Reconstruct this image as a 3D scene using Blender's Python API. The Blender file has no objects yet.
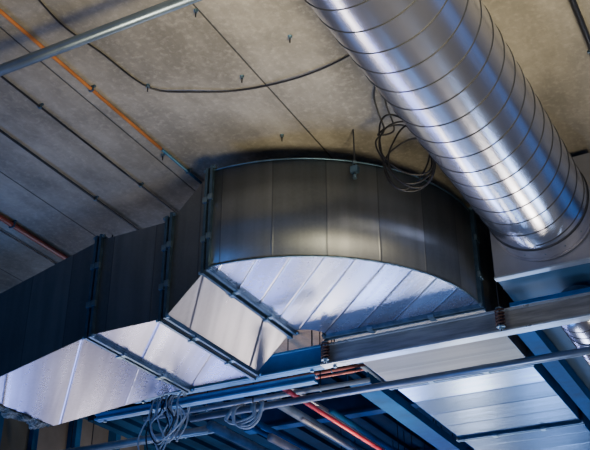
import bpy, math, random, bmesh
from mathutils import Vector, Matrix
random.seed(7)
H0 = 1.6            # eye height; heights below are measured above it
TH = math.radians(27.7); PT = math.radians(28.97); F = 974.0
scene = bpy.context.scene
COL = scene.collection

def V(x, y, z): return Vector((x, y, z + H0))
def level(px, py, z):
    r = px-295; u = 225-py
    zz = u*math.cos(PT)+F*math.sin(PT); fh = F*math.cos(PT)-u*math.sin(PT)
    s = z/zz; r *= s; fh *= s
    return V(r*math.cos(TH)-fh*math.sin(TH), fh*math.cos(TH)+r*math.sin(TH), z)

# ------------------------------------------------------------ materials
def new_mat(name):
    m = bpy.data.materials.new(name); m.use_nodes = True
    nt = m.node_tree; nt.nodes.clear()
    o = nt.nodes.new('ShaderNodeOutputMaterial'); b = nt.nodes.new('ShaderNodeBsdfPrincipled')
    nt.links.new(b.outputs[0], o.inputs[0])
    return m, nt, b
def N(nt, t, **kw):
    n = nt.nodes.new(t)
    for k, v in kw.items(): setattr(n, k, v)
    return n
def math_n(nt, op, a, b=None, c=None):
    n = N(nt, 'ShaderNodeMath', operation=op)
    for i, q in enumerate((a, b, c)):
        if q is None: continue
        if isinstance(q, (int, float)): n.inputs[i].default_value = q
        else: nt.links.new(q, n.inputs[i])
    return n.outputs[0]
def mix(nt, fac, a, b, bt='MIX'):
    n = N(nt, 'ShaderNodeMix', data_type='RGBA', blend_type=bt)
    for i, q in ((0, fac), (6, a), (7, b)):
        if isinstance(q, (int, float)): n.inputs[i].default_value = q
        elif isinstance(q, tuple): n.inputs[i].default_value = (*q, 1)
        else: nt.links.new(q, n.inputs[i])
    return n.outputs[2]
def noise(nt, vec, scale, detail=4, rough=.6):
    n = N(nt, 'ShaderNodeTexNoise'); n.inputs['Scale'].default_value = scale
    n.inputs['Detail'].default_value = detail; n.inputs['Roughness'].default_value = rough
    if vec is not None: nt.links.new(vec, n.inputs['Vector'])
    return n.outputs['Fac']
def ramp(nt, fac, lo, hi, a=0., b=1.):
    n = N(nt, 'ShaderNodeMapRange'); nt.links.new(fac, n.inputs[0])
    for i, v in enumerate((lo, hi, a, b)): n.inputs[i+1].default_value = v
    return n.outputs[0]
def bump(nt, bsdf, h, strength, dist=.01):
    n = N(nt, 'ShaderNodeBump'); n.inputs['Strength'].default_value = strength
    n.inputs['Distance'].default_value = dist
    nt.links.new(h, n.inputs['Height']); nt.links.new(n.outputs[0], bsdf.inputs['Normal'])

def sheet_metal(name, col_a, col_b, ang, width, metallic=.85, rough=.3, seam=.35, stain=.5, hump=.25, streak=.4, crumple=.25, tilt=2.2):
    """galvanised sheet; seams every <width> metres in direction <ang> of the UV map (metres)"""
    m, nt, b = new_mat(name)
    uv = N(nt, 'ShaderNodeUVMap').outputs[0]
    sep = N(nt, 'ShaderNodeSeparateXYZ'); nt.links.new(uv, sep.inputs[0])
    ca, sa = math.cos(ang), math.sin(ang)
    t0 = math_n(nt, 'ADD', math_n(nt, 'MULTIPLY', sep.outputs[0], ca), math_n(nt, 'MULTIPLY', sep.outputs[1], sa))
    s0 = math_n(nt, 'ADD', math_n(nt, 'MULTIPLY', sep.outputs[0], -sa), math_n(nt, 'MULTIPLY', sep.outputs[1], ca))
    t = math_n(nt, 'DIVIDE', t0, width)
    fl = math_n(nt, 'FLOOR', t); fr = math_n(nt, 'FRACT', t)
    wn = N(nt, 'ShaderNodeTexWhiteNoise', noise_dimensions='1D'); nt.links.new(fl, wn.inputs['W'])
    cmb = N(nt, 'ShaderNodeCombineXYZ')
    nt.links.new(math_n(nt, 'MULTIPLY', t0, 7.), cmb.inputs[0]); nt.links.new(math_n(nt, 'MULTIPLY', s0, .45), cmb.inputs[1])
    nt.links.new(math_n(nt, 'MULTIPLY', fl, 3.7), cmb.inputs[2])
    ns = noise(nt, cmb.outputs[0], 1.6, 2, .5)
    n1 = noise(nt, uv, 1.8, 2, .4); n2 = noise(nt, uv, 22, 3)
    vo = N(nt, 'ShaderNodeTexVoronoi'); vo.inputs['Scale'].default_value = 60; nt.links.new(uv, vo.inputs['Vector'])
    spang = N(nt, 'ShaderNodeSeparateColor'); nt.links.new(vo.outputs['Color'], spang.inputs[0])
    c = mix(nt, wn.outputs['Value'], col_a, col_b)
    c = mix(nt, math_n(nt, 'MULTIPLY', ramp(nt, n1, .45, .75), stain), c, tuple(x*.45 for x in col_a))
    c = mix(nt, math_n(nt, 'MULTIPLY', ramp(nt, ns, .4, .68), streak), c, tuple(x*.5 for x in col_a))
    c = mix(nt, math_n(nt, 'MULTIPLY', spang.outputs[0], .08), c, tuple(min(1, x*1.3) for x in col_b))
    d = math_n(nt, 'ABSOLUTE', math_n(nt, 'SUBTRACT', fr, .5))
    line = ramp(nt, d, .5-.006/width, .5-.002/width)
    c = mix(nt, math_n(nt, 'MULTIPLY', line, seam), c, (.03, .035, .045))
    nt.links.new(c, b.inputs['Base Color'])
    b.inputs['Metallic'].default_value = metallic
    r = math_n(nt, 'ADD', math_n(nt, 'MULTIPLY', n2, .05), rough-.025)
    r = math_n(nt, 'ADD', r, math_n(nt, 'MULTIPLY', ns, .08))
    nt.links.new(r, b.inputs['Roughness'])
    h = math_n(nt, 'ADD', math_n(nt, 'MULTIPLY', ramp(nt, d, .5-.012/width, .5), .4), math_n(nt, 'MULTIPLY', n1, crumple*2))
    h = math_n(nt, 'ADD', h, math_n(nt, 'MULTIPLY', ns, crumple))
    h = math_n(nt, 'ADD', h, math_n(nt, 'MULTIPLY', math_n(nt, 'SUBTRACT', fr, .5), math_n(nt, 'MULTIPLY', math_n(nt, 'SUBTRACT', wn.outputs['Value'], .5), tilt)))
    bump(nt, b, h, hump, .016)
    return m

def plain(name, col, metallic=0., rough=.5, var=.3, scale=12, bmp=.1, spec=.5):
    m, nt, b = new_mat(name)
    co = N(nt, 'ShaderNodeTexCoord').outputs['Object']
    n1 = noise(nt, co, scale, 5)
    c = mix(nt, ramp(nt, n1, .3, .7), tuple(x*(1-var) for x in col), tuple(min(1, x*(1+var)) for x in col))
    nt.links.new(c, b.inputs['Base Color'])
    b.inputs['Metallic'].default_value = metallic
    b.inputs['Specular IOR Level'].default_value = spec
    nt.links.new(ramp(nt, n1, .2, .8, rough-.08, rough+.08), b.inputs['Roughness'])
    bump(nt, b, n1, bmp, .004)
    return m

D45 = math.radians(45)
M_under_lit = sheet_metal('galvanised_underside', (.36, .39, .53), (.58, .65, .86), D45, .215, .93, .23, .75, .15, .5, .35, .05, 2.2)  # bright lavender copy of the duct sheet; light from below put in the colour
M_under2_lit = sheet_metal('galvanised_underside_run', (.30, .31, .45), (.42, .46, .66), D45, .48, .93, .24, .6, .25, .5, .5, .06, 2.2)  # deeper lavender copy of the sheet, reflected light in its colour
M_off_lit = sheet_metal('galvanised_offset_underside', (.34, .34, .40), (.48, .47, .54), D45, .60, .93, .26, .5, .15, .5, .45, .05, 1.2)  # less blue copy of the sheet; warm reflection put in the colour
M_side_shade = sheet_metal('galvanised_side', (.17, .19, .205), (.27, .285, .29), 0, .38, .85, .36, .45, .35, .22, .35, .12, 1.2)  # darker copy of the same sheet; shade of the sides put in the colour
M_far_lit = sheet_metal('galvanised_far_run', (.20, .30, .44), (.38, .49, .64), math.pi/2, .42, .93, .20, .75, .3, .5, .45, .08, 3.0)  # bluish copy of the sheet; blue light further in put in the colour
M_warm_lit = sheet_metal('galvanised_warm_run', (.17, .15, .12), (.23, .205, .16), math.pi/2, .5, .7, .4, .5, .3, .15)  # tan copy of the sheet; warm reflection put in the colour
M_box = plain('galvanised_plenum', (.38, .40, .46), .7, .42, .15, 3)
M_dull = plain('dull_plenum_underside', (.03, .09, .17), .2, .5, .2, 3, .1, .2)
M_flange = plain('flange_steel', (.09, .16, .23), .8, .38, .3)
M_dark = plain('dark_gasket', (.02, .024, .03), .2, .6)
M_bolt = plain('zinc_bolt', (.20, .30, .37), .9, .35)
def streaked(name, ca, cb):
    m, nt, b = new_mat(name)
    co = N(nt, 'ShaderNodeTexCoord').outputs['Object']
    mp = N(nt, 'ShaderNodeMapping'); mp.inputs['Scale'].default_value = (1.2, 8, 14); nt.links.new(co, mp.inputs[0])
    n1 = noise(nt, mp.outputs[0], 1.5, 5, .65)
    nt.links.new(mix(nt, ramp(nt, n1, .35, .65), ca, cb), b.inputs['Base Color'])
    b.inputs['Metallic'].default_value = .65
    nt.links.new(ramp(nt, n1, .2, .8, .28, .45), b.inputs['Roughness'])
    bump(nt, b, n1, .12, .004)
    return m
M_strut = streaked('streaked_grey_strut', (.20, .215, .22), (.42, .43, .43))
M_lip = plain('strut_edge', (.42, .50, .58), .6, .3, .25, 2.5)
M_strutb = plain('blue_strut', (.03, .18, .40), .1, .4, .3, 2.5, .1, .3)
M_lipb = plain('blue_strut_edge', (.07, .28, .54), .2, .4, .3, 2.5, .1, .3)
M_conduit = plain('steel_conduit', (.17, .23, .32), .7, .33, .15, 5)
M_pale = plain('pale_grey_pipe', (.22, .29, .38), .3, .4, .2, 5)
M_orange = plain('orange_conduit', (.56, .20, .05), 0, .5, .3, 3)
M_red = plain('red_pipe', (.58, .04, .075), 0, .4, .25, 5)
M_pink = plain('red_oxide_pipe', (.36, .13, .11), 0, .5, .25, 5)
M_rust = plain('brick_red_conduit', (.26, .05, .03), 0, .5, .3, 5)
M_black = plain('black_cable', (.010, .010, .012), 0, .45, .3)
M_greyc = plain('grey_cable', (.40, .45, .50), 0, .4, .25)
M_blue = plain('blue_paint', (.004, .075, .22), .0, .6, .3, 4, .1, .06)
M_frame = plain('blue_frame_paint', (.012, .08, .18), .0, .5, .3, 4, .1, .2)
M_brblue = plain('bright_blue_strip', (.03, .38, .80), 0, .4, .2, 4)
M_con_blue_lit = plain('blue_conduit', (.03, .13, .22), .3, .4, .35, 4)  # orange conduit's far end, blue light put in the colour
M_spring = plain('rusty_spring_steel', (.075, .036, .026), .4, .45)
M_collar = plain('duct_collar', (.50, .50, .55), .85, .33, .2, 7)
M_wall = plain('olive_wall', (.10, .09, .065), 0, .8, .3, 2)
M_white = plain('lagged_pipe', (.10, .19, .31), .1, .5, .3, 5, .1, .2)
M_far_shade = plain('dark_blue_deck', (.004, .026, .065), 0, .7, .5, 1.5, .3, .05)  # dark blue shade of the far ceiling as a colour
M_glass = plain('brown_infill_panel', (.20, .17, .14), 0, .6, .25, 1.5, .1, .1)

def foil():
    m, nt, b = new_mat('foil_insulation')
    co = N(nt, 'ShaderNodeTexCoord').outputs['Object']
    n1 = noise(nt, co, 26, 8, .8)
    nt.links.new(mix(nt, ramp(nt, n1, .42, .58), (.035, .05, .035), (.46, .49, .45)), b.inputs['Base Color'])
    b.inputs['Metallic'].default_value = .2; b.inputs['Roughness'].default_value = .55
    bump(nt, b, n1, 1., .05)
    return m
M_foil = foil()

def spiral_mat():
    m, nt, b = new_mat('spiral_galvanised')
    co = N(nt, 'ShaderNodeTexCoord').outputs['Object']
    mp = N(nt, 'ShaderNodeMapping'); mp.inputs['Scale'].default_value = (3, .5, 3); nt.links.new(co, mp.inputs[0])
    n1 = noise(nt, mp.outputs[0], 2.2, 4); n3 = noise(nt, mp.outputs[0], 1.5, 3, .5)
    c = mix(nt, ramp(nt, n3, .3, .75), (.75, .77, .88), (.60, .63, .76))
    nt.links.new(c, b.inputs['Base Color']); b.inputs['Metallic'].default_value = .95
    nt.links.new(ramp(nt, n1, .2, .8, .18, .26), b.inputs['Roughness'])
    bump(nt, b, n1, .08, .01)
    return m
M_spiral = spiral_mat()

def concrete(name, ca, cb, planks=True):
    m, nt, b = new_mat(name)
    co = N(nt, 'ShaderNodeTexCoord').outputs['Object']
    sep = N(nt, 'ShaderNodeSeparateXYZ'); nt.links.new(co, sep.inputs[0])
    mp = N(nt, 'ShaderNodeMapping'); mp.inputs['Scale'].default_value = (2.2, .7, 1); nt.links.new(co, mp.inputs[0])
    n1 = noise(nt, co, .9, 5, .55); n2 = noise(nt, mp.outputs[0], 1.0, 6, .65); n3 = noise(nt, co, 26, 6, .7)
    n4 = noise(nt, co, 3, 7, .7)
    c = mix(nt, ramp(nt, n1, .35, .65), ca, cb)
    c = mix(nt, math_n(nt, 'MULTIPLY', ramp(nt, n2, .40, .66), .72), c, tuple(x*.36 for x in ca))
    c = mix(nt, math_n(nt, 'MULTIPLY', ramp(nt, n4, .48, .70), .45), c, tuple(x*.40 for x in ca))
    c = mix(nt, math_n(nt, 'MULTIPLY', ramp(nt, n3, .5, .72), .32), c, tuple(min(1, x*1.5) for x in cb))
    h = math_n(nt, 'ADD', n3, math_n(nt, 'MULTIPLY', n1, 2))
    if planks:
        t = math_n(nt, 'DIVIDE', math_n(nt, 'ADD', sep.outputs[0], -1.5+2.66+12*1.19), 1.19)
        fl = math_n(nt, 'FLOOR', t); fr = math_n(nt, 'FRACT', t)
        wn = N(nt, 'ShaderNodeTexWhiteNoise', noise_dimensions='1D'); nt.links.new(fl, wn.inputs['W'])
        c = mix(nt, math_n(nt, 'MULTIPLY', wn.outputs['Value'], .35), c, tuple(x*.6 for x in ca))
        d = math_n(nt, 'ABSOLUTE', math_n(nt, 'SUBTRACT', fr, .5))
        ln = ramp(nt, d, .4935, .4975)
        c = mix(nt, math_n(nt, 'MULTIPLY', ln, .8), c, (.012, .012, .012))
        h = math_n(nt, 'SUBTRACT', h, math_n(nt, 'MULTIPLY', ln, 3))
    nt.links.new(c, b.inputs['Base Color']); b.inputs['Roughness'].default_value = .85
    bump(nt, b, h, .55, .012)
    return m
M_ceil = concrete('ceiling_concrete', (.26, .245, .21), (.41, .385, .335))
M_floor = concrete('floor_concrete', (.28, .28, .30), (.40, .40, .42), False)

# ------------------------------------------------------------ builders
def mk(name, verts, faces, mat, root=None, smooth=False, uvf=None):
    mn = Vector([min(v[i] for v in verts) for i in range(3)]); mx = Vector([max(v[i] for v in verts) for i in range(3)])
    c = (mn+mx)/2
    me = bpy.data.meshes.new(name)
    me.from_pydata([tuple(Vector(v)-c) for v in verts], [], faces)
    me.update()
    bm = bmesh.new(); bm.from_mesh(me); bmesh.ops.recalc_face_normals(bm, faces=bm.faces); bm.to_mesh(me); bm.free()
    uvl = me.uv_layers.new(name='UVMap')
    for p in me.polygons:
        n = p.normal
        for li in p.loop_indices:
            w = me.vertices[me.loops[li].vertex_index].co + c
            if uvf: uvl.data[li].uv = uvf(w)
            elif abs(n.z) > .6: uvl.data[li].uv = (w.x, w.y)
            elif abs(n.y) > .6: uvl.data[li].uv = (w.x, w.z)
            else: uvl.data[li].uv = (w.y, w.z)
    if smooth:
        for p in me.polygons: p.use_smooth = True
    me.materials.append(mat)
    o = bpy.data.objects.new(name, me); COL.objects.link(o)
    if root is not None:
        o.parent = root; o.location = c-root.location
    else: o.location = c
    return o
def root(name, loc, label, cat, group=None):
    e = bpy.data.objects.new(name, None); e.empty_display_size = .1
    e.location = loc; COL.objects.link(e)
    e['label'] = label; e['category'] = cat
    if group: e['group'] = group
    return e
def tag(o, label, cat, group=None):
    o['label'] = label; o['category'] = cat
    if group: o['group'] = group
    return o

HEXF = [(0,1,2,3),(4,7,6,5),(0,4,5,1),(1,5,6,2),(2,6,7,3),(3,7,4,0)]
def box_v(a, b):
    x0,y0,z0 = a; x1,y1,z1 = b
    return [(x0,y0,z0),(x1,y0,z0),(x1,y1,z0),(x0,y1,z0),(x0,y0,z1),(x1,y0,z1),(x1,y1,z1),(x0,y1,z1)]
def join(parts):
    vs, fs = [], []
    for v, f in parts:
        k = len(vs); vs += [tuple(q) for q in v]; fs += [tuple(i+k for i in g) for g in f]
    return vs, fs
def boxg(x0,x1,y0,y1,z0,z1): return box_v((x0,y0,z0+H0),(x1,y1,z1+H0)), HEXF
def smooth_pts(pts, n=8):
    out = []; P = [Vector(p) for p in pts]; L = len(P)
    for i in range(L-1):
        p0 = P[max(i-1,0)]; p1 = P[i]; p2 = P[i+1]; p3 = P[min(i+2,L-1)]
        for j in range(n):
            t = j/n
            out.append(.5*((2*p1)+(p2-p0)*t+(2*p0-5*p1+4*p2-p3)*t*t+(-p0+3*p1-3*p2+p3)*t**3))
    out.append(P[-1]); return out
def tube(pts, r, seg=12, caps=True):
    P = [Vector(p) for p in pts]; vs = []; fs = []
    T = [(P[min(i+1,len(P)-1)]-P[max(i-1,0)]).normalized() for i in range(len(P))]
    up = Vector((0,0,1)) if abs(T[0].z) < .9 else Vector((1,0,0))
    n = T[0].cross(up).normalized()
    for i, p in enumerate(P):
        n = (n-T[i]*n.dot(T[i])).normalized(); b = T[i].cross(n)
        for k in range(seg):
            a = 2*math.pi*k/seg; vs.append(tuple(p+(n*math.cos(a)+b*math.sin(a))*r))
    for i in range(len(P)-1):
        for k in range(seg):
            k2 = (k+1)%seg; fs.append((i*seg+k, i*seg+k2, (i+1)*seg+k2, (i+1)*seg+k))
    if caps:
        fs.append(tuple(range(seg))); fs.append(tuple((len(P)-1)*seg+k for k in range(seg)))
    return vs, fs

# ------------------------------------------------------------ setting
ZC = 4.05
WX = -8.0     # inner face of the left wall
def st(o): o['kind'] = 'structure'; return o
st(mk('ceiling', *boxg(-12, 9, -7, 22, ZC, ZC+.25), M_ceil))   # centre x=-1.5
st(mk('floor', *boxg(-16, 14, -12, 30, -H0-.1, -H0), M_floor))
g = [boxg(WX,9,9.4,22,3.86,3.88)]
x = WX+.1
while x < 8.9:
    g.append(boxg(x,x+.12,9.4,22,3.80,3.861)); x += .3
st(mk('trim_1', *join(g), M_far_shade))  # added ribbed sheet; its colour holds the far ceiling's blue shade
wv = join([boxg(WX-.2,WX,-7,22,-H0,.3), boxg(WX-.2,WX,-7,22,3.95,ZC)] +
          [boxg(WX-.2,WX,y,y+.5,.3,3.95) for y in (-7, -2, 3, 8, 12.5, 17, 21.5)])
st(mk('wall_left', *wv, M_wall))
wi = 1
for y0, y1 in ((-6.5,-2),(-1.5,3),(3.5,8),(8.5,12.5),(13,17),(17.5,21.5)):
    r_ = bpy.data.objects.new(f'window_{wi}', None); r_.location = V(WX-.1,(y0+y1)/2,.3); COL.objects.link(r_); st(r_)
    fr = [boxg(WX-.12,WX+.06,y0,y0+.09,.3,3.95), boxg(WX-.12,WX+.06,y1-.09,y1,.3,3.95), boxg(WX-.12,WX+.06,y0,y1,.3,.39), boxg(WX-.12,WX+.06,y0,y1,3.9,3.95), boxg(WX-.12,WX+.06,y0,y1,2.6,2.66)]
    for k in range(1, 5): yy = y0+(y1-y0)*k/5; fr.append(boxg(WX-.12,WX+.06,yy-.05,yy+.05,.3,3.95))
    mk('window_frame', *join(fr), M_frame, r_)
    mk('window_pane', *boxg(WX-.09,WX-.07,y0+.05,y1-.05,.35,3.92), M_glass, r_)
    wi += 1

# ------------------------------------------------------------ rectangular duct pieces
YN, YF = 5.06, 6.32
T = .006
def bolt_g(p, axis, r, h):
    a = {'x':Vector((1,0,0)),'y':Vector((0,1,0))}[axis]
    return tube([Vector(p)-a*h, Vector(p)+a*h], r, 6)
def frame(axis, c, w, b, t, pa, pb_, pr):
    e = pr; h = w/2
    if axis == 'x':
        return join([boxg(c-h,c+h,pa-e,pa+.001,b-e,t+e), boxg(c-h,c+h,pb_-.001,pb_+e,b-e,t+e),
                     boxg(c-h,c+h,pa+.001,pb_-.001,b-e,b+.001), boxg(c-h,c+h,pa+.001,pb_-.001,t-.001,t+e)])
    return join([boxg(pa-e,pa+.001,c-h,c+h,b-e,t+e), boxg(pb_-.001,pb_+e,c-h,c+h,b-e,t+e),
                 boxg(pa+.001,pb_-.001,c-h,c+h,b-e,b+.001), boxg(pa+.001,pb_-.001,c-h,c+h,t-.001,t+e)])
def end_flange(r, axis, c, sgn, b, t, pa, pb_, slope=0.):
    k = c+sgn*.020
    db = sgn*.020*slope
    mk('flange', *frame(axis, k, .022, b+db, t+db, pa, pb_, .032), M_flange, r)
    mk('gasket', *frame(axis, c+sgn*.005, .008, b, t, pa, pb_, .018), M_dark, r)
    b += db; t += db
    for aa_, zz in ((pa-.018,b-.018),(pa-.018,t+.018),(pb_+.018,b-.018),(pb_+.018,t+.018)):
        p = V(k,aa_,zz) if axis == 'x' else V(aa_,k,zz)
        mk('corner_bolt', *bolt_g(p+Vector(((sgn*.012 if axis=='x' else 0),(sgn*.012 if axis=='y' else 0),0)),axis,.013,.018), M_bolt, r)
    lo, hi = sorted((c+sgn*.001, c+sgn*.040))
    for q in (.3,.7):
        zz = b+(t-b)*q; aa_ = pa+(pb_-pa)*q
        if axis == 'x':
            mk('flange_clip', *boxg(lo,hi,pa-.040,pa-.018,zz-.022,zz+.022), M_bolt, r)
            mk('flange_clip', *boxg(lo,hi,aa_-.022,aa_+.022,b-.040,b-.018), M_bolt, r)
        else:
            mk('flange_clip', *boxg(aa_-.022,aa_+.022,lo,hi,b-.040,b-.018), M_bolt, r)
            mk('flange_clip', *boxg(pb_+.018,pb_+.040,lo,hi,zz-.022,zz+.022), M_bolt, r)
def duct_piece(name, p0, p1, yn, yf0, yf1, label, m_s=M_side_shade, m_b=M_under2_lit, rods=(), first=True):
    r = root(name, V((p0[0]+p1[0])/2, (yn+yf1)/2, (p0[1]+p1[1])/2), label, 'air duct')
    x0,b0,t0 = p0; x1,b1,t1 = p1
    def slab(ya0, yb0, ya1, yb1, za0, zb0, za1, zb1):
        return [V(x0,ya0,za0),V(x1,ya1,za1),V(x1,yb1,za1),V(x0,yb0,za0),V(x0,ya0,zb0),V(x1,ya1,zb1),V(x1,yb1,zb1),V(x0,yb0,zb0)], HEXF
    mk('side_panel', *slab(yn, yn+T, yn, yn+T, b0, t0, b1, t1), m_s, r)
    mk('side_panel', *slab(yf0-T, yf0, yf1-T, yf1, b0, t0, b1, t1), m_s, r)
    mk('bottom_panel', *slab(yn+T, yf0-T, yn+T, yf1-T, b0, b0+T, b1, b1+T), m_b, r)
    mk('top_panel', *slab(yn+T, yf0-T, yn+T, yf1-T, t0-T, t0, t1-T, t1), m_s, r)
    for (rx, ry) in rods:
        tz = t0+(t1-t0)*(rx-x0)/(x1-x0)
        mk('hanger_rod', *tube([V(rx,ry,tz-.002),V(rx,ry,ZC)], .006, 8), M_dark, r)
    sl = (b1-b0)/(x1-x0)
    if first: end_flange(r, 'x', x0, 1, b0, t0, yn, yf0, sl)
    end_flange(r, 'x', x1, -1, b1, t1, yn, yf1, sl)
    return r

B_E, T_E = 3.0, 3.79
XA, XB, XC, XD = -3.345, -3.675, -4.31, -5.42
B2, T2 = 2.69, 3.46
B1, T1 = 2.45, 3.18
YF0 = 6.03
duct_piece('rectangular_duct', (XD,B1,T1), (XC,B2,T2), YN, YF0, YF, 'sloping galvanised rectangular duct beside the foil-wrapped run', rods=((-4.9,5.9),), first=False)
duct_piece('rectangular_duct', (XC,B2,T2), (XB,B2,T2), YN, YF, YF, 'short level galvanised duct section between two bolted flanges', rods=((-4.0,6.1),))
duct_piece('duct_offset', (XB,B2,T2), (XA,B_E,T_E), YN, YF, YF, 'steep rising galvanised offset section joined to the elbow', rods=((-3.5,6.1),), m_b=M_off_lit)

# elbow
CX, CY, RO, RI = XA, 6.53, 1.475, .21
elb = root('duct_elbow', V(CX+.6, CY-.6, B_E), 'large curved galvanised duct elbow with dark outer side and bright underside', 'air duct')
NS = 64
def arc(R, z, n=NS): return [V(CX+R*math.sin(a), CY-R*math.cos(a), z) for a in [math.pi/2*i/n for i in range(n+1)]]
def ringsolid(a0, a1, b0, b1):
    n = NS+1; vs = a0+a1+b0+b1; fs = []
    for i in range(NS):
        fs += [(i,i+1,n+i+1,n+i),(2*n+i,3*n+i,3*n+i+1,2*n+i+1),(i,2*n+i,2*n+i+1,i+1),(n+i,n+i+1,3*n+i+1,3*n+i)]
    fs += [(0,n,3*n,2*n),(NS,2*n+NS,3*n+NS,n+NS)]
    return vs, fs
def uv_arc(w):
    a = math.atan2(w.x-CX, -(w.y-CY)); return (a*RO-.10, w.z)
o = mk('outer_side_panel', *ringsolid(arc(RO,B_E),arc(RO,T_E),arc(RO-T,B_E),arc(RO-T,T_E)), M_side_shade, elb, uvf=uv_arc)
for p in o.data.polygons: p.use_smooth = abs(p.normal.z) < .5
mk('throat_panel', *ringsolid(arc(RI,B_E),arc(RI,T_E),arc(RI+T,B_E),arc(RI+T,T_E)), M_side_shade, elb, uvf=uv_arc)
mk('bottom_panel', *ringsolid(arc(RO-T,B_E),arc(RI+T,B_E),arc(RO-T,B_E+T),arc(RI+T,B_E+T)), M_under_lit, elb)
mk('top_panel', *ringsolid(arc(RO-T,T_E-T),arc(RI+T,T_E-T),arc(RO-T,T_E),arc(RI+T,T_E)), M_side_shade, elb)
mk('lock_seam', *tube(arc(RO+.003,B_E+.003), .006, 8), M_bolt, elb, True)
mk('lock_seam', *tube(arc(RO+.003,T_E-.003), .006, 8), M_flange, elb, True)
end_flange(elb, 'x', XA, 1, B_E, T_E, YN, YF)
XI, XO = CX+RI, CX+RO
end_flange(elb, 'y', CY, -1, B_E, T_E, XI, XO)

# far run, along +Y
yj = [CY, 7.85, 9.7, 11.4, 13.1, 14.8]
for k in range(len(yj)-1):
    a, b = yj[k], yj[k+1]
    r = root('rectangular_duct', V((XI+XO)/2,(a+b)/2,B_E), 'straight galvanised duct length carrying on behind the steel beam', 'air duct', 'straight duct lengths')
    ms = M_blue if k>0 else M_side_shade
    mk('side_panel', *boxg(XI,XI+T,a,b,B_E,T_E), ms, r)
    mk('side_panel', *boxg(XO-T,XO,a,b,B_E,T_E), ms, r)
    mk('bottom_panel', *boxg(XI+T,XO-T,a,b,B_E,B_E+T), M_far_lit if k else M_warm_lit, r)
    mk('top_panel', *boxg(XI+T,XO-T,a,b,T_E-T,T_E), M_side_shade, r)
    for xx in (XI+.15, XO-.15): mk('hanger_rod', *tube([V(xx,(a+b)/2,T_E-.002),V(xx,(a+b)/2,ZC if k<2 else 3.86)], .006, 8), M_dark, r)
    end_flange(r, 'y', a, 1, B_E, T_E, XI, XO); end_flange(r, 'y', b, -1, B_E, T_E, XI, XO)

# narrower insulated run at the low end, with a ragged foil lip at the joint
def rrect(y0,y1,z0,z1,step=.025):
    outline = []
    for (cx,cz,a0) in ((y1-.05,z0+.05,-90),(y1-.05,z1-.05,0),(y0+.05,z1-.05,90),(y0+.05,z0+.05,180)):
        for j in range(5):
            a = math.radians(a0+j*22.5); outline.append((cx+.05*math.cos(a), cz+.05*math.sin(a)))
    ol = []
    for i in range(len(outline)):
        p = outline[i]; q = outline[(i+1)%len(outline)]
        d = math.hypot(p[0]-q[0],p[1]-q[1]); m_ = max(1,int(d/step))
        for j in range(m_): ol.append((p[0]+(q[0]-p[0])*j/m_, p[1]+(q[1]-p[1])*j/m_))
    return ol
def foil_run(ol, xa, xb, nx, ragged, amp):
    fv, ff = [], []; k = len(ol)
    rag = [random.uniform(0,ragged*.3) for _ in ol]; rag2 = [random.uniform(0,ragged) for _ in ol]
    for i in range(nx+1):
        for j,(y,z) in enumerate(ol):
            x = xa+(xb-xa)*i/nx + (-rag[j] if i == 0 else (-rag2[j] if i == nx else 0))
            g_ = amp*(math.sin(x*31+y*17)+math.sin(x*17-z*23+y*40))+random.uniform(-amp,amp)
            fv.append(V(x, y+g_*.5, z+g_))
    for i in range(nx):
        for j in range(k): ff.append((i*k+j, i*k+(j+1)%k, (i+1)*k+(j+1)%k, (i+1)*k+j))
    ff.append(tuple(nx*k+j for j in range(k))); ff.append(tuple(range(k)))
    return fv, ff
ir = root('insulated_duct', V(-6.6,5.4,B1), 'dull crinkled foil insulation wrapped round the end of a duct', 'insulated duct')
mk('foil_lip', *foil_run(rrect(YN-.012,YF0+.015,B1-.012,T1+.01), XD-.002, XD-.11, 6, .07, .010), M_foil, ir, False)
mk('foil_wrap', *foil_run(rrect(YN+.03,5.50,B1+.07,T1-.05,.08), XD-.10, WX+.02, 50, .0, .008), M_foil, ir, True)
for xx in (-6.2,-7.4): mk('hanger_rod', *tube([V(xx,5.3,T1-.07),V(xx,5.3,ZC)], .006, 8), M_dark, ir)

# ------------------------------------------------------------ spiral duct
SX, SZ, SR, SY0, SY1 = -1.305, 3.565, .376, .6, 6.36
SYM = 3.52
sp = root('spiral_duct', V(SX,SYM,SZ), 'big round silver spiral-seam duct hung under the concrete ceiling', 'air duct')
seg = 96; ny = 60; vs = []; fs = []
for rad in (SR, SR-.006):
    for i in range(ny+1):
        y = SY0+(SY1-SY0)*i/ny
        for k in range(seg):
            a = 2*math.pi*k/seg; vs.append(V(SX+rad*math.cos(a), y, SZ+rad*math.sin(a)))
o_ = (ny+1)*seg
for i in range(ny):
    for k in range(seg):
        k2 = (k+1)%seg
        fs.append((i*seg+k,i*seg+k2,(i+1)*seg+k2,(i+1)*seg+k))
        fs.append((o_+i*seg+k,o_+(i+1)*seg+k,o_+(i+1)*seg+k2,o_+i*seg+k2))
for k in range(seg):
    k2 = (k+1)%seg
    fs.append((k,k2,o_+k2,o_+k)); fs.append((ny*seg+k,ny*seg+k2,o_+ny*seg+k2,o_+ny*seg+k))
mk('duct_shell', vs, fs, M_spiral, sp, True)
pitch = .19; turns = (SY1-.20-SY0)/pitch
def helix(off, r, rad, mat, name):
    n = int(turns*96); pts = []
    for i in range(n+1):
        a = -2*math.pi*i/96+off; pts.append(V(SX+rad*math.cos(a), SY0+pitch*i/96, SZ+rad*math.sin(a)))
    mk(name, *tube(pts, r, 6), mat, sp, True)
helix(0, .0034, SR+.001, M_dark, 'spiral_seam')
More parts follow.
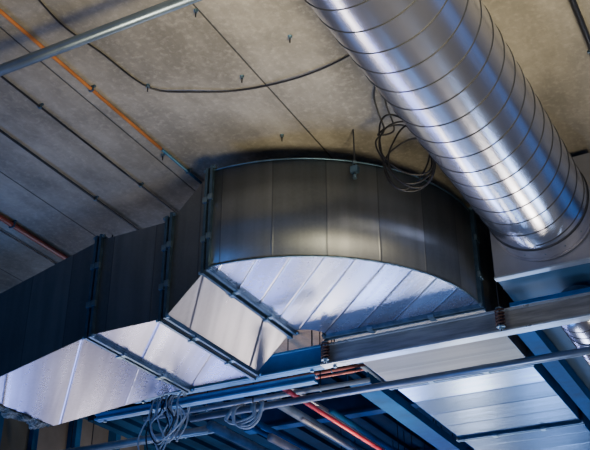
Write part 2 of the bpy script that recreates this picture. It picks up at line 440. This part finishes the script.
def band(y0, y1, ra, name, mat):
    vs = []; fs = []
    for (y,rad) in [(y0,SR-.002),(y0,ra),(y1,ra),(y1,SR-.002)]:
        for k in range(seg):
            a = 2*math.pi*k/seg; vs.append(V(SX+rad*math.cos(a), y, SZ+rad*math.sin(a)))
    for i in range(3):
        for k in range(seg): fs.append((i*seg+k,i*seg+(k+1)%seg,(i+1)*seg+(k+1)%seg,(i+1)*seg+k))
    return mk(name, vs, fs, mat, sp)
band(SY1-.14, SY1, SR+.006, 'duct_collar', M_collar)
band(SY1-.146, SY1-.14, SR+.009, 'collar_bead', M_dark)
band(SY1+.002, SY1+.018, SR+.018, 'end_ring', M_collar)
for a_ in range(16):
    a = 2*math.pi*a_/16
    mk('rivet', *tube([V(SX+(SR+.002)*math.cos(a),SY1-.06,SZ+(SR+.002)*math.sin(a)), V(SX+(SR+.010)*math.cos(a),SY1-.06,SZ+(SR+.010)*math.sin(a))], .006, 8), M_bolt, sp)
for yy in (2.4, 6.28):
    mk('hanger_rod', *tube([V(SX,yy,SZ+SR-.002),V(SX,yy,ZC)], .008, 8), M_dark, sp)
sp.location.x = -1.368; sp.rotation_euler.z = -.028

# plenum behind spiral duct
px0, px1, pb, pt_, pya = -1.695, -.86, 3.125, 3.97, 6.385
pl = root('duct_plenum', V((px0+px1)/2, 7.6, pb), 'pale flat-sided galvanised box that the round duct enters', 'air duct')
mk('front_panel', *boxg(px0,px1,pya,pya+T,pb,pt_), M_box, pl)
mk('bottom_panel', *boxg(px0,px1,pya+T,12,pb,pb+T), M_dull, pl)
mk('side_panel', *boxg(px0,px0+T,pya+T,12,pb+T,pt_), M_side_shade, pl)
mk('side_panel', *boxg(px1-T,px1,pya+T,12,pb+T,pt_), M_side_shade, pl)
mk('top_panel', *boxg(px0,px1,pya+T,12,pt_-T,pt_), M_side_shade, pl)
for yy in (8.1, 9.8):
    mk('flange', *frame('y', yy,.03,pb,pt_,px0,px1,.015), M_flange, pl)
mk('lower_edge', *boxg(px0-.004,px1+.004,pya-.012,pya+.05,pb-.014,pb-.0005), M_lip, pl)
for xx in (px0+.1, px1-.1):
    for yy in (7.2, 9.2): mk('hanger_rod', *tube([V(xx,yy,pt_),V(xx,yy,ZC)], .008, 8), M_dark, pl)

# small round duct below plenum
RX, RZ, RR = -1.20, 2.925, .18
rd = root('round_duct', V(RX,9,RZ), 'smaller ribbed round silver duct running below the plenum', 'air duct')
mk('duct_shell', *tube([V(RX,6.74,RZ),V(RX,12,RZ)], RR, 48), M_spiral, rd, True)
for i in range(40):
    y = 6.78+.13*i
    mk('duct_rib', *tube([V(RX,y,RZ),V(RX,y+.008,RZ)], RR+.004, 48), M_dark, rd)
mk('hanger_rod', *tube([V(RX,8,RZ+RR-.002),V(RX,8,pb)], .006, 8), M_dark, rd)

# ------------------------------------------------------------ support beams + spring hangers
def channel(name, xa, xb, y, z0, z1, label, depth=.09, t=.008, mat=M_strut, lip=.03):
    g = join([boxg(xa,xb,y+depth-t,y+depth,z0,z1), boxg(xa,xb,y,y+depth-t,z1-t,z1), boxg(xa,xb,y,y+depth-t,z0,z0+t),
              boxg(xa,xb,y,y+t,z1-lip,z1-t), boxg(xa,xb,y,y+t,z0+t,z0+lip)])
    return tag(mk(name, *g, mat), label, 'steel beam')
BY, BZ0, BZ1 = 6.615, 2.785, 2.962
def main_beam(xa, xb, label, mw, mf, y=BY, z0=BZ0, z1=BZ1, dep=.075, rods=True):
    mb = root('steel_beam', V((xa+xb)/2,y,z0), label, 'steel beam')
    mk('web', *boxg(xa,xb,y,y+.008,z0,z1), mw, mb)
    mk('flange', *boxg(xa,xb,y-.022,y+dep,z1-.014,z1), mf, mb)
    mk('flange', *boxg(xa,xb,y-.022,y+dep,z0,z0+.014), mf, mb)
    for xx in (xa+.1, xb-.1) if rods else (xa+.08,):
        mk('hanger_rod', *tube([V(xx,y+dep*.6,z1-.001),V(xx,y+dep*.6,ZC)], .006, 8), M_dark, mb)
        mk('nut', *tube([V(xx,y+dep*.6,z0-.015),V(xx,y+dep*.6,z0)], .016, 6), M_bolt, mb)
    return mb
main_beam(-3.235, 1.4, 'long streaked grey steel channel beam crossing beneath the ducts', M_strut, M_lip)
main_beam(-5.1, -3.24, 'blue-painted steel channel beam running on beneath the duct', M_strutb, M_lipb)  # left length of the beam line, coloured blue
main_beam(-5.35, -3.22, 'slim blue steel rail along the lower edge of the duct', M_strutb, M_lipb, 6.47, 2.605, 2.665, .05, False)
bs = root('blue_strip', V(-.1,6.72,3.0), 'thin bright blue metal strip lying just above the beam', 'strip')
mk('strip_body', *boxg(-1.69,1.4,6.695,6.725,3.01,3.045), M_brblue, bs)
for xx in (-.7,1.0): mk('hanger_rod', *tube([V(xx,6.71,3.04),V(xx,6.71,ZC)], .005, 8), M_dark, bs)
def hanger(x, y, zb, zt, label):
    r = root('spring_hanger', V(x,y,zb), label, 'hanger', 'spring hangers')
    mk('threaded_rod', *tube([V(x,y,zb-.04),V(x,y,zt)], .005, 8), M_dark, r)
    pts = []; n = 5*24; hh = .125
    for i in range(n+1):
        a = 2*math.pi*i/24; pts.append(V(x+.031*math.cos(a), y+.031*math.sin(a), zb+hh*i/n))
    mk('coil_spring', *tube(pts, .0068, 6), M_spring, r, True)
    mk('spring_plate', *tube([V(x,y,zb-.014),V(x,y,zb-.007)], .032, 20), M_bolt, r)
    mk('spring_plate', *tube([V(x,y,zb+hh+.007),V(x,y,zb+hh+.014)], .032, 20), M_bolt, r)
    mk('nut', *tube([V(x,y,zb-.030),V(x,y,zb-.014)], .013, 6), M_bolt, r)
hanger(-3.17, BY-.060, BZ0+.030, ZC, 'dark coil spring hanger on the steel beam in the elbow throat')
hanger(-1.735, BY-.060, BZ0+.030, ZC, 'dark coil spring hanger on the steel beam below the plenum')
bb = root('steel_beam', V(-1.72,10,3.0), 'wide deep blue painted steel member running beside the straight duct', 'steel beam')
mk('beam_web', *boxg(-1.78,-1.64,6.9,14.5,2.99,3.10), M_blue, bb)
for yy in (7.6, 9.2): mk('hanger_rod', *tube([V(-1.76,yy,3.10),V(-1.76,yy,ZC)], .006, 8), M_dark, bb)

# drop rod & bracket at the elbow
bx, by = CX+(RO+.025)*math.sin(.72), CY-(RO+.025)*math.cos(.72)
r = root('duct_bracket', V(bx,by,T_E), 'small threaded-rod bracket fixing the curved duct to the ceiling', 'hanger')
mk('threaded_rod', *tube([V(bx,by,T_E-.14),V(bx,by,ZC)], .006, 8), M_dark, r)
mk('bracket_clamp', *boxg(bx-.028,bx+.028,by-.02,by+.02,T_E-.11,T_E-.06), M_flange, r)
mk('nut', *tube([V(bx,by,T_E-.04),V(bx,by,T_E-.015)], .016, 6), M_bolt, r)
mk('nut', *tube([V(bx,by,T_E-.16),V(bx,by,T_E-.13)], .016, 6), M_bolt, r)

# ------------------------------------------------------------ pipes
def pipe(name, pts, r, mat, label, cat='pipe', group=None, sm=False, seg=14):
    P = [Vector(p) for p in pts]
    if sm: P = smooth_pts(P)
    o = mk(name, *tube(P, r, seg), mat, None, True); tag(o, label, cat, group)
    return o
def hung_pipe(name, pts, r, mat, label, cat='pipe', group=None, top=ZC, at=(.15,.85), rr_=.006):
    a, b = Vector(pts[0]), Vector(pts[1])
    rt = root(name, (a+b)/2, label, cat, group)
    mk('pipe_run', *tube(pts, r, 14), mat, rt, True)
    for q in at:
        p = a.lerp(b, q)
        mk('hanger_rod', *tube([p+Vector((0,0,r)), Vector((p.x,p.y,top+H0))], rr_, 8), M_dark, rt)
        d = (b-a).normalized(); s = Vector((0,0,1)).cross(d).normalized()
        ring = [p+(s*math.cos(t)+Vector((0,0,1))*math.sin(t))*(r+.004) for t in [2*math.pi*i/24 for i in range(25)]]
        mk('pipe_ring', *tube(ring, .006, 6), M_bolt, rt, True)
    return rt
hung_pipe('conduit', [V(-7.9,3.36,3.70), V(-1.80,3.36,3.70)], .034, M_conduit, 'thick smooth grey steel conduit crossing under the ceiling', at=(.2,.98))
CYL, CZL = 7.05, 2.70
hung_pipe('conduit', [V(-4.75,CYL,CZL), V(1.6,CYL,CZL)], .031, M_conduit, 'slim grey steel conduit running below the straight duct', at=(.10,.92))
def ceil_run(name, x, r, mat, label, y0, y1, cat='conduit', clip=M_flange, cl=(3.0,4.1,5.3,6.5)):
    rt = root(name, V(x,(y0+y1)/2,ZC-r-.012), label, cat)
    mk('tube', *tube([V(x,y0,ZC-r-.012),V(x,y1,ZC-r-.012)], r, 12), mat, rt, True)
    for yy in cl:
        if y0 < yy < y1:
            mk('saddle_clip', *join([boxg(x-r-.018,x+r+.018,yy-.008,yy+.008,ZC-.012,ZC),boxg(x-r-.004,x+r+.004,yy-.008,yy+.008,ZC-2*r-.016,ZC-.01)]), clip, rt)
ceil_run('orange_conduit', -3.72, .013, M_orange, 'orange conduit clipped to the concrete ceiling', 0, 4.93)
ceil_run('blue_conduit', -3.72, .011, M_con_blue_lit, 'short dark blue conduit continuing from the orange one', 4.95, 7.4)  # same orange run; the blue light on its end is painted in
ceil_run('black_cable_run', -4.17, .008, M_black, 'straight black cable clipped to the concrete ceiling', 0, 8)
ceil_run('grey_conduit', -4.62, .010, M_dark, 'thin dark conduit clipped to the concrete ceiling', 0, 8)
ceil_run('red_conduit', -5.50, .023, M_rust, 'brick-red conduit clipped to the dark ceiling', 0, 9.3)
ceil_run('black_cable_run', -5.68, .008, M_black, 'thin black cable next to the brick-red conduit', 0, 9.3)
ceil_run('black_cable_run', -.60, .020, M_black, 'black cable run beyond the round duct', 0, 9.3)
c = [level(18,-25,ZC-.012), level(60,23,ZC-.012), level(100,52,ZC-.012), level(148,87,ZC-.012), level(190,92,ZC-.03), level(242,90,ZC-.014), level(300,77,ZC-.03), level(350,55,ZC-.014), level(400,20,ZC-.012)]
pipe('black_cable', c, .0065, M_black, 'loose black cable looping across the concrete ceiling', 'cable', sm=True, seg=8)
for (px,py) in ((28,-9),(148,85),(242,76),(352,52),(163,154),(290,36),(282,135),(196,10)):
    p = level(px,py,ZC)
    r = root('ceiling_anchor', p, 'short zinc anchor bolt with washer in the concrete ceiling', 'bolt', 'ceiling anchors')
    mk('washer', *tube([p-Vector((0,0,.005)), p], .016, 16), M_bolt, r)
    mk('nut', *tube([p-Vector((0,0,.020)), p-Vector((0,0,.005))], .011, 6), M_bolt, r)
    mk('stud', *tube([p-Vector((0,0,.055)), p-Vector((0,0,.005))], .005, 8), M_dark, r)

# loose black cable coil hanging by the round duct
cc = level(406,156,3.60)
ax = Vector((math.cos(TH),math.sin(TH),0)); az = Vector((0,0,1)); ay = Vector((-math.sin(TH),math.cos(TH),0))
pts = [level(376,82,ZC-.004), level(374,96,4.0), level(378,112,3.92), level(384,130,3.82)]
specs = [(.19,.30,.0,.00,.40),(.14,.25,.02,-.05,-.2),(.20,.21,.02,.06,.6),(.12,.31,-.05,.03,.15),(.17,.19,.03,-.08,-.5)]
nst = 14
for li,(w_,h_,dx,dz,tl) in enumerate(specs):
    for j in range(nst):
        f = j/nst; nx_ = specs[(li+1)%5]
        L = [a_*(1-f)+b_*f for a_,b_ in zip((w_,h_,dx,dz,tl), nx_)]
        a = math.pi*.85+2*math.pi*f
        u = L[0]*math.cos(a); v = L[1]*math.sin(a)
        pts.append(cc+ax*(u*math.cos(L[4])-v*math.sin(L[4])+L[2])+az*(u*math.sin(L[4])+v*math.cos(L[4])+L[3])+ay*(.018*(li+f)-.08))
pts += [level(394,130,3.82), level(386,104,3.94), level(383,84,ZC-.004)]
pipe('cable_coil', pts, .0065, M_black, 'coiled spare black cable hanging beside the round duct', 'cable', sm=True, seg=8)

# services further in
DZ = 3.80
hung_pipe('red_pipe', [V(-3.80,6.95,2.82), V(-3.80,16,2.82)], .021, M_red, 'bright red sprinkler pipe under the dark ceiling', at=(.5,.9), top=DZ)
hung_pipe('red_pipe', [V(-5.2,8.6,3.5), V(-3.2,8.6,3.5)], .012, M_pink, 'thin red-oxide branch pipe beyond the steel beam', at=(.3,.8))
hung_pipe('red_pipe', [V(-4.3,7.3,3.15), V(-3.2,7.3,3.15)], .010, M_pink, 'thin red-oxide pipe crossing at the elbow throat', at=(.2,.9))
for (y,z,rr_,m) in ((7.5,2.95,.022,M_pale),(7.75,3.2,.014,M_pink),(8.0,3.45,.020,M_pale)):
    hung_pipe('service_pipe', [V(-5.6,y,z), V(-3.2,y,z)], rr_, m, ('red-oxide' if m is M_pink else 'pale grey')+' service pipe crossing beyond the steel beam', group='cross pipes near the beam', at=(.3,.8))
for (y,z,rr_) in ((8.25,3.02,.035),(8.6,3.12,.028)):
    hung_pipe('service_pipe', [V(-7.9,y,z), V(-5.35,y,z)], rr_, M_pale, 'pale grey pipe running from the wall beneath the duct', group='wall pipes', at=(.3,.8))
for (a,b,rr_,m,l) in ((V(-5.3,8.3,2.78),V(-4.3,15,2.78),.026,M_pale,'slanting pale grey conduit below the service pipes'),
                      (V(-4.0,9.0,2.68),V(-5.1,15,2.68),.020,M_conduit,'slanting steel conduit below the service pipes'),
                      (V(-3.60,8.2,3.42),V(-3.95,15,3.42),.03,M_white,'slanting grey-blue pipe beside the red pipe')):
    hung_pipe('service_pipe', [a,b], rr_, m, l, group='slanting pipes', top=DZ, at=(.35,.8))
PI = [(-5.22,3.0,.05,M_white),(-4.98,3.14,.03,M_blue),(-4.80,2.95,.045,M_pale),(-4.52,3.17,.05,M_white),(-4.3,3.0,.022,M_pale),(-4.10,3.12,.035,M_blue),
      (-4.42,3.34,.02,M_conduit),(-5.45,3.35,.03,M_blue),(-3.64,3.2,.03,M_blue),(-4.0,3.0,.012,M_conduit)]
for i,(x,z,rr_,m) in enumerate(PI):
    hung_pipe('service_pipe', [V(x,8.1+.25*(i%3),z), V(x,17,z)], rr_, m, {M_white:'grey-blue lagged service pipe',M_pale:'pale grey service pipe',M_conduit:'steel service pipe',M_blue:'blue-painted service pipe'}[m]+' running beneath the far ceiling', group='service pipes', top=DZ, at=(.4,.8))
for y,z in ((9.9,3.52), (12.6,3.56)):
    o = channel('steel_beam', -5.9, -3.2, y, z, 3.80, 'dark blue steel beam under the far ceiling', .15, .01, M_blue); o['group'] = 'far blue beams'
ct = root('cable_tray', V(-3.45,11.6,2.98), 'blue cable tray running beside the straight duct', 'cable tray')
mk('tray_body', *join([boxg(-3.46,-3.26,7.6,16,2.98,2.99), boxg(-3.46,-3.45,7.6,16,2.99,3.07), boxg(-3.27,-3.26,7.6,16,2.99,3.07)]), M_blue, ct)
for yy in (9.9,13): mk('hanger_rod', *tube([V(-3.455,yy,3.0),V(-3.455,yy,DZ)], .007, 8), M_dark, ct)

# grey cables drooping from the rail at the lower duct edge
R = random.Random(5)
for i in range(7):
    x = -4.74+.03*i; w_ = R.uniform(.09,.19); d = R.uniform(.28,.50); sk = R.uniform(-.08,.05); s2 = R.uniform(-.04,.04)
    y = 6.42-.008*i
    pts = [V(x-.02,6.54,2.58), V(x-.01,y+.03,2.690), V(x-.02+s2,y,2.56), V(x-.04+sk,y-.01,2.62-d*.55), V(x+w_*.1+sk,y-.015,2.62-d*(.9+s2)),
           V(x+w_*.5+sk+s2,y-.01,2.62-d), V(x+w_+.02+s2,y,2.62-d*.5), V(x+w_-.03,y+.01,2.60), V(x+w_,y+.03,2.690), V(x+w_-.02,6.54,2.60), V(x+w_-.06+sk,6.55,2.40+.03*(i%3)), V(x+w_-.12,6.54,2.33)]
    pipe('hanging_cable', pts, .0065, M_greyc if i%4 else M_dark, 'thin %s cable drooping in a loose loop below the duct edge' % ('grey' if i%4 else 'dark'), 'cable', 'hanging cables', True, 8)
for i in range(4):
    x = -4.26+.03*i; y = CYL-.05-.015*i; d = .12+.03*i; s2 = R.uniform(-.03,.03)
    pts = [V(x-.04,CYL+.03,CZL-.02), V(x-.03,CYL,CZL+.045), V(x-.06,y,CZL-.02), V(x-.08+s2,y,CZL-d*.7), V(x+.05+s2,y-.01,CZL-d), V(x+.17,y,CZL-d*.7), V(x+.19+s2,y,CZL-.01), V(x+.15,CYL,CZL+.045), V(x+.14,CYL+.035,CZL-.03)]
    pipe('looped_cable', pts, .009, M_greyc, 'grey cable looped around the slim conduit', 'cable', 'looped cables', True, 8)

# ------------------------------------------------------------ light
w = bpy.data.worlds.new('world'); scene.world = w; w.use_nodes = True
bg = w.node_tree.nodes['Background']; bg.inputs[0].default_value = (.06,.30,1,1); bg.inputs[1].default_value = .34
def area(name, loc, tgt, size, power, col, sy=None, spread=None):
    l = bpy.data.lights.new(name, 'AREA'); l.energy = power; l.color = col; l.size = size
    if sy: l.shape = 'RECTANGLE'; l.size_y = sy
    if spread: l.spread = math.radians(spread)
    o = bpy.data.objects.new(name, l); COL.objects.link(o); o.location = loc
    d = Vector(tgt)-Vector(loc); o.rotation_euler = d.to_track_quat('-Z','Y').to_euler(); return o
area('uplight_warm', V(.7,1.6,-1.0), V(-1.5,3.5,4), 1.2, 60, (1,.84,.52), None, 50)  # unseen fill added to warm and brighten the ceiling
area('uplight_fill', V(2.2,3.0,-1.0), V(-.6,5.0,4), 1.2, 28, (1,.84,.60), None, 80)  # unseen warm fill added from the right
area('uplight_cool', V(-3.0,6.0,-1.2), V(-2.8,6.2,3), 1.6, 24, (.70,.76,1), None, 60)  # unseen fill added to brighten the elbow underside
area('uplight_blue', V(-6.0,3.0,-1.2), V(-5.0,6.5,4), 2.0, 42, (.05,.30,1), None, 100)  # unseen fill added for the blue cast on the left ceiling
area('uplight_blue', V(-4.2,11.0,-1.2), V(-4.4,10.5,4), 3.0, 60, (.08,.38,1), None, 110)  # unseen fill added to turn the far region blue
area('uplight_peach', V(-3.9,8.2,-1.2), V(-3.75,8.5,4), .6, 16, (1,.62,.42), None, 30)  # unseen fill added for a peach tone on the ceiling past the beam
area('wall_lamp', V(-6.3,9.5,-1.2), V(-8.0,10.5,3.8), .8, 30, (1,.88,.72), None, 70)  # unseen fill added near the floor to brighten the left wall panels
for (x,y,sx,sy,p,c_) in ((-7.8,13.4,.7,3.2,26,(.40,.46,1)),(-7.0,14.2,.4,4,34,(1,.88,.78)),(-6.0,14.6,.8,4,54,(.42,.55,1)),(-4.7,15.2,.4,4,34,(.88,.90,1)),(-3.3,14.5,.7,5,34,(.35,.55,1)),(-.8,12.5,.9,3,48,(1,.88,.76)),(.9,12,.6,4,36,(.48,.66,1))):
    l = area('flood_lamp', V(x,y,-1.45), V(x*.75+.0,y-6,3), sx, p, c_, sy, 90)  # unseen strips added on the floor to reflect in the duct undersides
for (y,p,c_) in ((5.5,20,(.36,.44,1)),(8.2,28,(.40,.48,1)),(10.4,26,(1,.86,.75)),(12.2,28,(.38,.46,1))):
    area('window_daylight', V(WX+.15,y,-.1), V(-4.5,y-1.5,1.4), 1.0, p, c_, 2.2, 80)  # unseen strips added before the left wall to brighten the low duct undersides
cam = bpy.data.cameras.new('camera'); co = bpy.data.objects.new('camera', cam); COL.objects.link(co)
co.location = (0,0,H0); co.rotation_euler = (math.pi/2+PT, 0, TH)
cam.sensor_width = 36; cam.lens = F/590*36; cam.clip_end = 200
scene.camera = co
